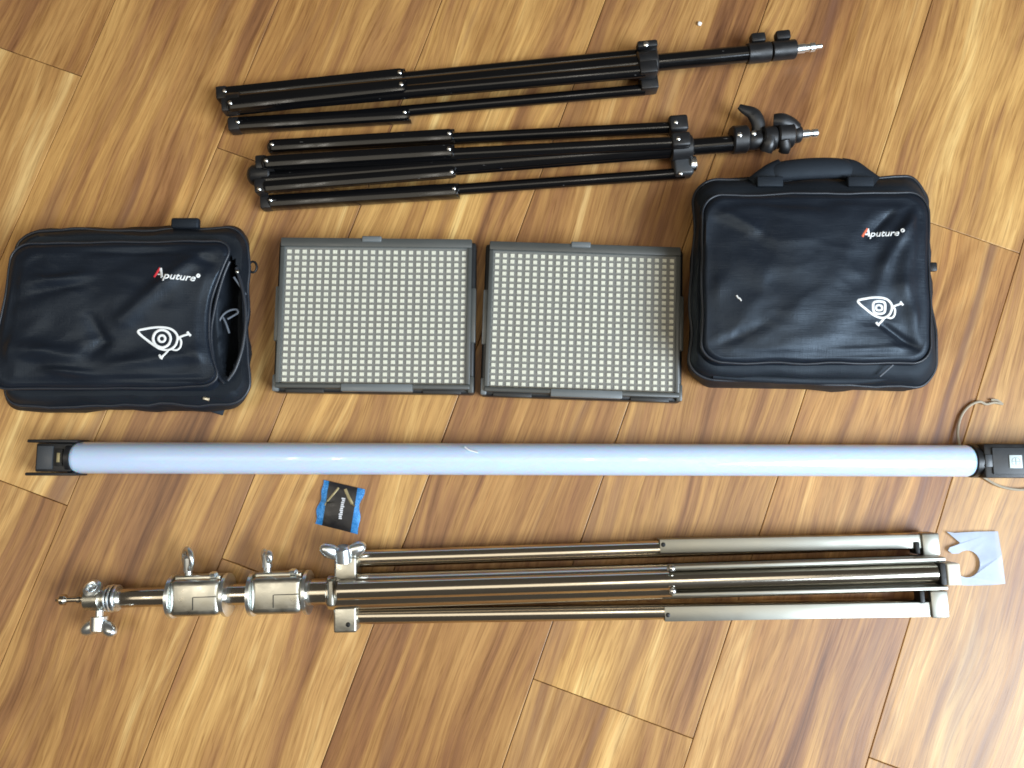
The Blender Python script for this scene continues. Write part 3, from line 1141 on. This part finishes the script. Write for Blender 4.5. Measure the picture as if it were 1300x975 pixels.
ZP = 0.034
poseL = panel_pose((356, 305), (603, 306), (596, 498), (345, 494), ZP)
poseR = panel_pose((619, 309), (869, 314), (864, 511), (611, 499), ZP)
WP, HP = (poseL[2] + poseR[2]) / 2 + 0.006, (poseL[3] + poseR[3]) / 2 + 0.003
print('panel', poseL, poseR)
X, Y, Zv = Vector((1, 0, 0)), Vector((0, 1, 0)), Vector((0, 0, 1))
pr = thing('panel_lamp', (0, 0, 0), 'LED panel lamp beside the gaping bag, left of the pair', 'panel lamp', 'flat LED panel lamps')
ORIGIN[pr.name] = Vector((0, 0, 0))
g = bmesh.new()
block(g, Vector((0, 0, 0.012)), X, WP, HP, 0.024, 0.004, 3)
housing = finish(g, 'housing', M['housing'], pr)
for sx in (-1, 1):
    g = bmesh.new()
    block(g, Vector((sx * (WP / 2 - 0.0030), 0.002, 0.019)), Y, HP * 0.36, 0.007, 0.018, 0.0015)
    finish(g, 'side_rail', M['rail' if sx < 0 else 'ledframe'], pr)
    for sy in (-1,):
        g = bmesh.new()
        block(g, Vector((sx * (WP / 2 - 0.0045), sy * (HP / 2 - 0.012), 0.020)), Y, 0.022, 0.008, 0.020, 0.002)
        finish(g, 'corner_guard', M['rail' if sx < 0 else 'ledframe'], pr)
fw = 0.0125
g = bmesh.new()
zt = 0.030
for sy, h in ((1, 0.012), (-1, 0.0065)):
    block(g, Vector((0, sy * (HP / 2 - h / 2) + (0.005 if sy < 0 else 0.001), zt)), X, WP - 0.011, h, 0.010, 0.0018)
for sx in (-1, 1):
    block(g, Vector((sx * (WP / 2 - 0.0083), 0.0002, zt - 0.0004)), Y, HP - 0.0225, 0.0055, 0.009, 0.0012)
finish(g, 'front_frame', M['ledframe'], pr)
g = bmesh.new()
block(g, Vector((0, 0, 0.0265)), X, WP - 0.018, HP - 0.018, 0.003)
finish(g, 'circuit_board', M['board'], pr)
# 24 x 22 small diodes, too small to pick apart one by one
bx0, bx1 = -WP / 2 + 0.0160, WP / 2 - 0.0160
by1, by0 = HP / 2 - 0.0165, -HP / 2 + 0.0160
g = bmesh.new()
for i in range(24):
    for j in range(22):
        cx = bx0 + (bx1 - bx0) * i / 23
        cy = by0 + (by1 - by0) * j / 21
        w2, h2, zz = 0.0028, 0.0025, 0.0300
        lo = [g.verts.new((cx + sx * w2, cy + sy * h2, 0.0280)) for sx, sy in ((-1, -1), (1, -1), (1, 1), (-1, 1))]
        hi = [g.verts.new((cx + sx * w2 * 0.86, cy + sy * h2 * 0.86, zz)) for sx, sy in ((-1, -1), (1, -1), (1, 1), (-1, 1))]
        g.faces.new(hi)
        for k in range(4):
            g.faces.new((lo[k], lo[(k + 1) % 4], hi[(k + 1) % 4], hi[k]))
leds = finish(g, 'led_array', M['led'], pr, None)
leds['kind'] = 'stuff'
g = bmesh.new()
block(g, Vector((0, 0.0018, 0.0328)), X, WP - 0.021, HP - 0.0215, 0.0010)
finish(g, 'front_sheet', M['pane'], pr, None)
g = bmesh.new()
block(g, Vector((-0.006, HP / 2 - 0.0005, 0.031)), X, 0.026, 0.008, 0.012, 0.0020, 3)
finish(g, 'top_clip', M['rail'], pr)
g = bmesh.new()
block(g, Vector((0.006, -HP / 2 + 0.0062, 0.0305)), X, 0.092, 0.0100, 0.0118, 0.0012)
finish(g, 'sheet_tab', M['rail'], pr)
for sx in (-1, 1):
    g = bmesh.new()
    block(g, Vector((sx * (WP / 2 - 0.042), -HP / 2 + 0.0030, 0.021)), X, 0.05, 0.007, 0.010, 0.0012)
    finish(g, 'vent_strip', M['housing'], pr)


def copy_tree(o, parent=None):
    c = o.copy()
    col.objects.link(c)
    c.parent = parent
    for ch in list(o.children):
        copy_tree(ch, c)
    return c


p2 = copy_tree(pr)
p2['label'] = 'LED panel lamp beside the bag with the handle, right of the pair'
for o, ps in ((pr, poseL), (p2, poseR)):
    o.location = (ps[0].x, ps[0].y, 0)
    o.rotation_euler = (0, 0, ps[1])

# ------------------------------------------------------------------ tube lamp
zt = 0.0215
a, b = P(95, 581, zt), P(1233, 585, zt)
dT = (b - a).normalized()
sT = Vector((0, 0, 1)).cross(dT)
R = 0.0206
rt = thing('tube_lamp', P(664, 583, 0), 'long pale blue-white tube lamp with black end caps across the floor', 'tube lamp')
g = bmesh.new()
ln = (b - a).length
lathe(g, a, dT, [(0, R * 0.80), (0.0035, R * 0.93), (0.008, R), (ln - 0.008, R), (ln - 0.0035, R * 0.93), (ln, R * 0.80)], 48)
tubeo = finish(g, 'diffuser_tube', M['tube'], rt)
tr_ = None
g = bmesh.new()  # small pale arc laid on the diffuser
arc = catmull([P(590, 567.5, zt + 0.0176), P(595, 571, zt + 0.0190), P(601, 573, zt + 0.0196), P(607, 574.5, zt + 0.0200)], 5)
sweep(g, arc, 0.0010, 6)
finish(g, 'arc_mark', M['palemark'], tubeo)
# left end: fork-shaped cap
g = bmesh.new()
block(g, a - dT * 0.020 + Vector((0, 0, -0.002)), dT, 0.046, 0.0365, 0.030, 0.002)
capL = finish(g, 'end_cap', M['plastic'], rt)
for sg in (1, -1):
    g = bmesh.new()
    beam(g, a - dT * 0.054 + sT * sg * 0.0210, a + dT * 0.010 + sT * sg * 0.0210, 0.0040, 0.030, 0.0012)
    finish(g, 'fork_arm', M['plastic'], capL)
g = bmesh.new()
block(g, a - dT * 0.030 + Vector((0, 0, 0.0135)), dT, 0.020, 0.030, 0.004, 0.001)
finish(g, 'cap_plate', M['greyplastic'], capL)
g = bmesh.new()
block(g, a - dT * 0.0125 + Vector((0, 0, 0.0135)), dT, 0.010, 0.022, 0.0036, 0.0008)
finish(g, 'socket', M['hole'], capL)
g = bmesh.new()
block(g, a - dT * 0.0122 + Vector((0, 0, 0.0155)), dT, 0.004, 0.012, 0.0016, 0.0004)
finish(g, 'contact', M['gold'], capL)
g = bmesh.new()
lathe(g, a - dT * 0.004, dT, [(0, R * 0.98), (0.006, R * 0.98), (0.0065, R * 0.86)], 40)
finish(g, 'end_ring', M['plastic'], capL)
# right end: control box
g = bmesh.new()
block(g, b + dT * 0.080 + Vector((0, 0, 0.000)), dT, 0.150, 0.0435, 0.041, 0.0025)
lathe(g, b - dT * 0.004, dT, [(0, R * 0.90), (0.002, R * 1.02), (0.012, R * 1.02)], 40)
capR = finish(g, 'end_cap', M['plastic'], rt)
g = bmesh.new()
block(g, b + dT * 0.083 + Vector((0, 0, 0.0212)), dT, 0.138, 0.0335, 0.0030, 0.001)
block(g, b + dT * 0.010 + Vector((0, 0, 0.0204)), dT, 0.010, 0.016, 0.0030, 0.001)
finish(g, 'control_plate', M['greyplastic'], capR)
g = bmesh.new()
ct = P(1289.5, 586, zt + 0.0232)
block(g, ct, dT, 0.0162, 0.0165, 0.0014, 0.0005)
btn = finish(g, 'button', M['badge'], capR)
g = bmesh.new()
block(g, ct + Vector((0, 0, 0.0008)), dT, 0.0085, 0.0010, 0.0005)
block(g, ct + Vector((0, 0, 0.0009)), dT, 0.0010, 0.0085, 0.0005)
sweep(g, [ct + Vector((0.0052 * math.cos(t * math.pi / 8), 0.0052 * math.sin(t * math.pi / 8), 0.0007)) for t in range(16)], 0.00035, 5, True)
finish(g, 'symbol', M['badgeline'], capR)
# elastic loop
g = bmesh.new()
sweep(g, catmull([P(1222, 572, 0.014), P(1217, 560, 0.008), P(1216, 545, 0.004), P(1221, 527, 0.003), P(1231, 515, 0.003), P(1243, 510, 0.004),
                  P(1252, 513, 0.003), P(1262, 511, 0.003), P(1273, 513, 0.003)], 8), 0.0017, 8)
sweep(g, catmull([P(1273, 513, 0.003), P(1266, 508, 0.003), P(1258, 507.5, 0.003)], 6), 0.0013, 8)
sweep(g, catmull([P(1240, 600, 0.006), P(1252, 608, 0.003), P(1264, 615, 0.003), P(1280, 620, 0.003), P(1300, 621.5, 0.003), P(1325, 616, 0.003), P(1345, 603, 0.006)], 8), 0.0017, 8)
finish(g, 'elastic_loop', M['cord'], rt)

# ------------------------------------------------------------------ small foil packet
pq = ((410, 609), (462, 621), (453, 678), (401, 665))
rp = thing('foil_packet', P(431, 643, 0), 'small black and blue foil packet on the floor below the tube lamp', 'packet')


def pk(u, v, z):
    return P(*bil(pq, u, v), z)


def packet_sheet(u0, u1, name, m_, dz, parent, nu=10, nv=16, wob=False):
    g = bmesh.new()
    top, bot = [], []
    for j in range(nv + 1):
        v = j / nv
        ra_, rb_ = [], []
        for i in range(nu + 1):
            e0 = u0 + (0.022 * math.sin(v * 15 + 1) + 0.025 * math.sin(v * 6)) * (1 if wob and u0 < 0.3 else 0)
            e1 = u1 + (0.020 * math.sin(v * 13) + 0.03 * math.sin(v * 7 + 2)) * (1 if wob and u1 > 0.7 else 0)
            u = e0 + (e1 - e0) * i / nu
            z = 0.0016 + 0.0038 * max(0, math.sin(math.pi * min(max(u, 0), 1)) * math.sin(math.pi * v)) ** 0.6
            z += 0.0006 * noise.noise(Vector((u * 9, v * 7, 2.2)))
            ra_.append(g.verts.new(pk(u, v, z + dz)))
            rb_.append(g.verts.new(pk(u, v, max(z + dz - 0.0012, 0.0004 + dz))))
        top.append(ra_)
        bot.append(rb_)
    for j in range(nv):
        for i in range(nu):
            g.faces.new((top[j][i], top[j][i + 1], top[j + 1][i + 1], top[j + 1][i]))
            g.faces.new((bot[j][i], bot[j + 1][i], bot[j + 1][i + 1], bot[j][i + 1]))
    for j in range(nv):
        g.faces.new((top[j][0], top[j + 1][0], bot[j + 1][0], bot[j][0]))
        g.faces.new((top[j][nu], bot[j][nu], bot[j + 1][nu], top[j + 1][nu]))
    for i in range(nu):
        g.faces.new((top[0][i], bot[0][i], bot[0][i + 1], top[0][i + 1]))
        g.faces.new((top[nv][i], top[nv][i + 1], bot[nv][i + 1], bot[nv][i]))
    return g


g = packet_sheet(0.0, 1.0, 'x', None, 0.0, rp, 14, 16, True)
tp = tree_of(g)
finish(g, 'pouch', M['blue'], rp, 60)
g = packet_sheet(0.155, 0.845, 'x', None, 0.0007, rp)
tp = tree_of(g)
finish(g, 'front_label', M['black'], rp, 60)
g = bmesh.new()
for pts, w in ((((430, 619), (421, 630), (412, 641)), 0.0014), (((438, 621), (442, 630), (447, 640)), 0.0022), (((447, 640), (451, 643)), 0.0010)):
    stroke(g, tp, pts, w)
finish(g, 'gold_print', M['gold'], rp)
g = bmesh.new()
for k in range(11):
    x, y = 436 - k * 0.45, 633 + k * 2.5
    q = on(tp, x + (0.5 if k % 3 == 1 else 0), y, 0.0003)
    block(g, q, Vector((1, -0.15, 0)), (0.0048, 0.0036, 0.0042, 0.0034)[k % 4], 0.0018 + 0.0004 * (k % 2), 0.0005)
finish(g, 'print', M['greyprint'], rp)

# ------------------------------------------------------------------ nickel light stand
rc = thing('light_stand', P(640, 745, 0), 'large shiny nickel light stand with chrome wing knobs, folded, nearest the bottom', 'light stand')
zc = 0.029
yx = lambda x: 761.8 + (x - 72) * (726.5 - 761.8) / (1195 - 72)
ax0, ax1 = P(72, yx(72), zc), P(1195, yx(1195), zc)
dC = (ax1 - ax0).normalized()
sC = Vector((0, 0, 1)).cross(dC).normalized()


def onax(x):
    return P(x, yx(x), zc)


def cyl(name, x0, x1, r, m_, parent, prof=None, seg=36):
    a_, b_ = onax(x0), onax(x1)
    l_ = (b_ - a_).length
    g = bmesh.new()
    if prof is None:
        lathe(g, a_, b_ - a_, [(0, r * 0.93), (min(0.0012, l_ * 0.3), r), (l_ - min(0.0012, l_ * 0.3), r), (l_, r * 0.93)], seg)
    else:
        lathe(g, a_, b_ - a_, [(t * l_, q) for t, q in prof], seg)
    return finish(g, name, m_, parent)


cyl('spigot', 72, 110, 0, M['nickel'], rc, [(0, 0.003), (0.08, 0.0042), (0.16, 0.0068), (0.28, 0.0068), (0.36, 0.0036), (0.70, 0.0036), (0.72, 0.0052), (0.8, 0.0052), (0.84, 0.0036), (1, 0.0036)], 20)
cyl('upper_tube', 150, 222, 0.0118, M['nickel'], rc)
cyl('middle_tube', 288, 322, 0.0132, M['nickel'], rc)
cyl('lower_tube', 390, 420, 0.0165, M['nickel'], rc)
cyl('column', 418, 1186, 0.0225, M['nickel'], rc)


def wing_knob(name, base, dirv, across, ln, span, thick, parent, ring=False, hub_r=0.0075):
    """clamping screw: shank, hub and two rounded wings"""
    g = bmesh.new()
    dirv = dirv.normalized()
    across = across.normalized()
    lathe(g, base, dirv, [(0, 0.0050), (ln * 0.24, 0.0050), (ln * 0.26, hub_r), (ln * 0.70, hub_r * 0.96), (ln * 0.78, hub_r * 0.6)], 18)
    k = finish(g, name, M['chrome'], parent)
    if ring:
        c = base + dirv * ln * 0.66
        g = bmesh.new()
        sweep(g, [c + dirv * math.sin(t * math.pi / 12) * ln * 0.36 + across * math.cos(t * math.pi / 12) * span / 2 for t in range(24)], thick * 0.62, 10, True)
        finish(g, 'wing', M['chrome'], k, 60)
        return k
    nrm = dirv.cross(across).normalized()
    for sg in (-1, 1):
        g = bmesh.new()
        c = base + dirv * ln * 0.62 + across * sg * span * 0.30
        r = bmesh.ops.create_uvsphere(g, u_segments=18, v_segments=12, radius=1.0)
        ax_ = (across * sg * 0.85 + dirv * 0.45).normalized()
        bx_ = nrm.cross(ax_)
        for v in g.verts:
            x, y, z = v.co
            v.co = c + ax_ * x * span * 0.30 + bx_ * y * ln * 0.24 + nrm * z * thick * (0.75 + 0.25 * x)
        finish(g, 'wing', M['chrome'], k, 60)
    return k


def clamp(x0, x1, r, xknob, xnut, parent, ring):
    """sliding collar: two flanges, a split sleeve, a screw with wings and a nut"""
    g = bmesh.new()
    block(g, (onax(x0 + 5) + onax(x1 - 5)) / 2, dC, (onax(x1 - 5) - onax(x0 + 5)).length, r * 2, r * 2, r * 0.36, 4)
    body = finish(g, 'clamp_collar', M['cast'], parent, 25)
    for xa, xb in ((x0, x0 + 6), (x1 - 6, x1)):
        cyl('flange', xa, xb, r * 1.19, M['chrome'], body, [(0, r * 1.1), (0.15, r * 1.19), (0.85, r * 1.19), (1, r * 1.1)], 40)
    # top ridge with the split
    m_ = (x0 + x1) / 2
    g = bmesh.new()
    c = (onax(x0 + 8) + onax(x1 - 8)) / 2 + sC * (r * 0.96) + Vector((0, 0, 0.002))
    block(g, c, dC, (onax(x1 - 8) - onax(x0 + 8)).length, 0.010, 0.020, 0.0022, 3)
    finish(g, 'ear', M['cast'], body)
    # slot in the sleeve
    g = bmesh.new()
    q0 = onax(xknob + 13) + Vector((0, 0, r + 0.0001))
    beam(g, q0 + sC * 0.0015, q0 - sC * (r * 0.62), 0.0011, 0.0006, 0)
    beam(g, q0 + dC * 0.0008 + sC * 0.0015, onax(x1 - 9) + Vector((0, 0, r + 0.0001)) + sC * 0.0015, 0.0010, 0.0006, 0)
    finish(g, 'slot', M['hole'], body)
    # fastening nut
    g = bmesh.new()
    nb = onax(xnut) + sC * (r + 0.0015) + Vector((0, 0, 0.012))
    lathe(g, nb, sC + Vector((0, 0, 0.3)), [(0, 0.0048), (0.001, 0.0055), (0.005, 0.0055), (0.006, 0.004)], 6)
    finish(g, 'nut', M['chrome'], body)
    wing_knob('wing_screw', onax(xknob) + sC * (r + 0.0005) + Vector((0, 0, 0.004)), sC + Vector((-0.0 * dC.x, 0, 0.12)),
              (dC * 0.55 + Vector((0, 0, 0.9))) if not ring else (dC * 0.62 + Vector((0, 0, 0.8))), 0.038 if not ring else 0.036, 0.032, 0.0056, body, ring, 0.0062)
    return body


clamp(218, 292, 0.0225, 241, 276, rc, True)
clamp(319, 394, 0.0230, 341, 376, rc, False)
# head with its own screw
head = cyl('head_casting', 108, 137, 0, M['cast'], rc, [(0, 0.008), (0.1, 0.0135), (0.75, 0.0150), (0.85, 0.0130), (1, 0.0125)], 28)
for xa, xb, r in ((137, 140, 0.0165), (142, 145, 0.0172), (147, 151, 0.0165)):
    cyl('flange', xa, xb, r, M['chrome'], head, None, 32)
g = bmesh.new()
lathe(g, onax(121) + sC * 0.011 + Vector((0, 0, 0.003)), sC * 0.6 + Vector((0, 0, 0.8)), [(0, 0.0105), (0.003, 0.0115), (0.007, 0.0110), (0.0085, 0.0075), (0.0075, 0.006), (0.004, 0.005)], 24)
finish(g, 'socket', M['chrome'], head)
wing_knob('wing_screw', onax(127) - sC * 0.012, -sC + Vector((0, 0, 0.05)), dC + Vector((0, 0, 0.35)), 0.038, 0.048, 0.0095, head, False, 0.0105)
# leg casting
hub = cyl('leg_casting', 418, 452, 0, M['cast'], rc, [(0, 0.0195), (0.02, 0.0205), (0.26, 0.0205), (0.28, 0.0188), (1, 0.0188)], 36)
g = bmesh.new()
block(g, P(422.5, 751, 0.046), dC, 0.0085, 0.033, 0.026, 0.003, 3)
finish(g, 'front_plate', M['steel'], hub)
for q, zz, w, l_, hh in (((442, 722), 0.026, 0.034, 0.028, 0.034), ((441, 782), 0.022, 0.036, 0.029, 0.030)):
    g = bmesh.new()
    block(g, P(*q, zz), dC, l_, w, hh, 0.003, 3)
    lug = finish(g, 'lug', M['cast'], hub)
g = bmesh.new()
dome(g, P(442, 793, 0.0368), 0.0032, 0.0012)
finish(g, 'bolt', M['hole'], lug)
g = bmesh.new()
dome(g, P(440, 767, 0.0368), 0.0042, 0.0025)
finish(g, 'rivet', M['rivet'], lug)
wing_knob('wing_screw', P(437, 722, 0.036), sC + Vector((0, 0, 0.25)), dC + Vector((0, 0, -0.25)), 0.038, 0.050, 0.0095, hub, False, 0.0115)

# three folded legs, each with its sheet strut
legs = (
    ((455, 709.5), (1181, 686), 0.020, 0.0108, (836, 692.5), (1183, 686), 0.017, 0.021, True),
    ((430, 750.0), (1186, 726.5), 0.0620, 0.0116, (850, 736.5), (1196, 726.5), 0.036, 0.024, False),
    ((455, 781.5), (1190, 770), 0.020, 0.0106, (842, 777.8), (1196, 771.5), 0.018, 0.021, True),
)
for i, (q0, q1, z, r_, s0, s1, w, hh, cover) in enumerate(legs):
    g = bmesh.new()
    tube(g, P(*q0, z), P(*q1, z), r_, seg=28)
    leg = finish(g, 'leg', M['nickel'], rc)
    g = bmesh.new()
    if cover:
        channel(g, P(*s0, z + 0.001), P(*s1, z + 0.001), w, hh, 0.0018, True)
    else:
        e0, e1 = P(*s0, z), P(*s1, z)
        for k in (-1, 1):
            beam(g, e0 + sC * k * 0.0160, e1 + sC * k * 0.0172, 0.0042, 0.022, 0.0008)
        beam(g, e0 + Vector((0, 0, -0.0118)), e1 + Vector((0, 0, -0.0118)), 0.029, 0.0018, 0.0004)
    strut = finish(g, 'strut', M['steel'], rc)
    if cover:
        ends = ((s0[0] + 6, s0[1] + (3 if i == 2 else -1)), (s1[0] - 11, s1[1] + (6 if i == 2 else -4)))
        for q in ends:
            g = bmesh.new()
            dome(g, P(*q, z + hh / 2 + 0.001), 0.0030, 0.0010)
            finish(g, 'bolt', M['hole'], strut)
    else:
        for q in ((853, 721.5), (854, 750.5)):
            g = bmesh.new()
            dome(g, P(*q, z + 0.0108), 0.0042, 0.0030)
            finish(g, 'rivet', M['rivet'], strut)
# base hub on the right end
g = bmesh.new()
lathe(g, onax(1172), dC, [(0, 0.018), (0.001, 0.0195), (0.022, 0.0195), (0.023, 0.018)], 32)
bh = finish(g, 'base_hub', M['cast'], rc)
for q, w in (((1175, 690), 0.028), ((1186, 765), 0.033)):
    g = bmesh.new()
    block(g, P(*q, 0.0205), dC, 0.022, w, 0.028, 0.002)
    finish(g, 'lug', M['steel'], bh)
for q in ((1161, 695), (1167, 757)):
    g = bmesh.new()
    block(g, P(*q, 0.026), dC, 0.006, 0.015, 0.016, 0.001)
    finish(g, 'stop', M['hole'], bh)
g = bmesh.new()
block(g, P(1189.5, 727, 0.050), dC, 0.007, 0.026, 0.030, 0.001)
finish(g, 'inner_stop', M['hole'], bh)
g = bmesh.new()
block(g, P(1204, 727.5, 0.046), dC, 0.0165, 0.0265, 0.026, 0.0018, 3)
finish(g, 'end_plug', M['cream'], rc)

# ------------------------------------------------------------------ hang tab of clear plastic
ring_o = [(1202, 676), (1214, 688), (1219, 690), (1205, 696), (1205, 701), (1211, 703), (1216, 700)]
hole_c, hole_r = (1228, 716), 16.5
outline = [(1202, 675), (1212, 676.5), (1240, 675), (1267, 674.5), (1272, 705), (1276.5, 741), (1258, 743), (1230, 743.5), (1204, 742), (1204, 733), (1212, 731)]
arcp = []
for t in range(0, 17):                                     # around the hook hole, from its lower left to its upper left
    an = math.radians(148 - t * (148 + 130) / 16)
    arcp.append((hole_c[0] + hole_r * math.cos(an), hole_c[1] + hole_r * 1.05 * math.sin(an)))
outline += arcp + [(1209, 703), (1204, 699), (1206, 695), (1217, 691), (1219, 689)]
g = bmesh.new()
tp_, bt_ = [], []
for x, y in outline:
    z = 0.0045 + 0.0018 * noise.noise(Vector((x * 0.05, y * 0.05, 0)))
    p = P(x, y, z)
    tp_.append(g.verts.new(p))
    bt_.append(g.verts.new(p - Vector((0, 0, 0.0012))))
n = len(outline)
for t in tessellate_polygon([[Vector((x, y, 0)) for x, y in outline]]):
    g.faces.new([tp_[i] for i in t])
    g.faces.new([bt_[i] for i in reversed(t)])
for i in range(n):
    j = (i + 1) % n
    g.faces.new((tp_[i], bt_[i], bt_[j], tp_[j]))
o = finish(g, 'hang_tab', M['hook'], None, 50)
tag(o, 'frosted plastic hang tab with hook hole at the right end of the nickel stand', 'hang tab')

# ------------------------------------------------------------------ crumbs on the floor
for (x, y, r_, lab) in ((888, 30, 0.0032, 'small white crumb on the floor above the upper black stand'),):
    g = bmesh.new()
    bmesh.ops.create_icosphere(g, subdivisions=2, radius=r_)
    for v in g.verts:
        v.co *= 1 + 0.35 * noise.noise(v.co * 400 + Vector((x, y, 0)))
        v.co.z *= 0.7
    for v in g.verts:
        v.co += P(x, y, r_ * 0.6)
    o = finish(g, 'crumb', M['crumb'], None, 60)
    tag(o, lab, 'crumb')
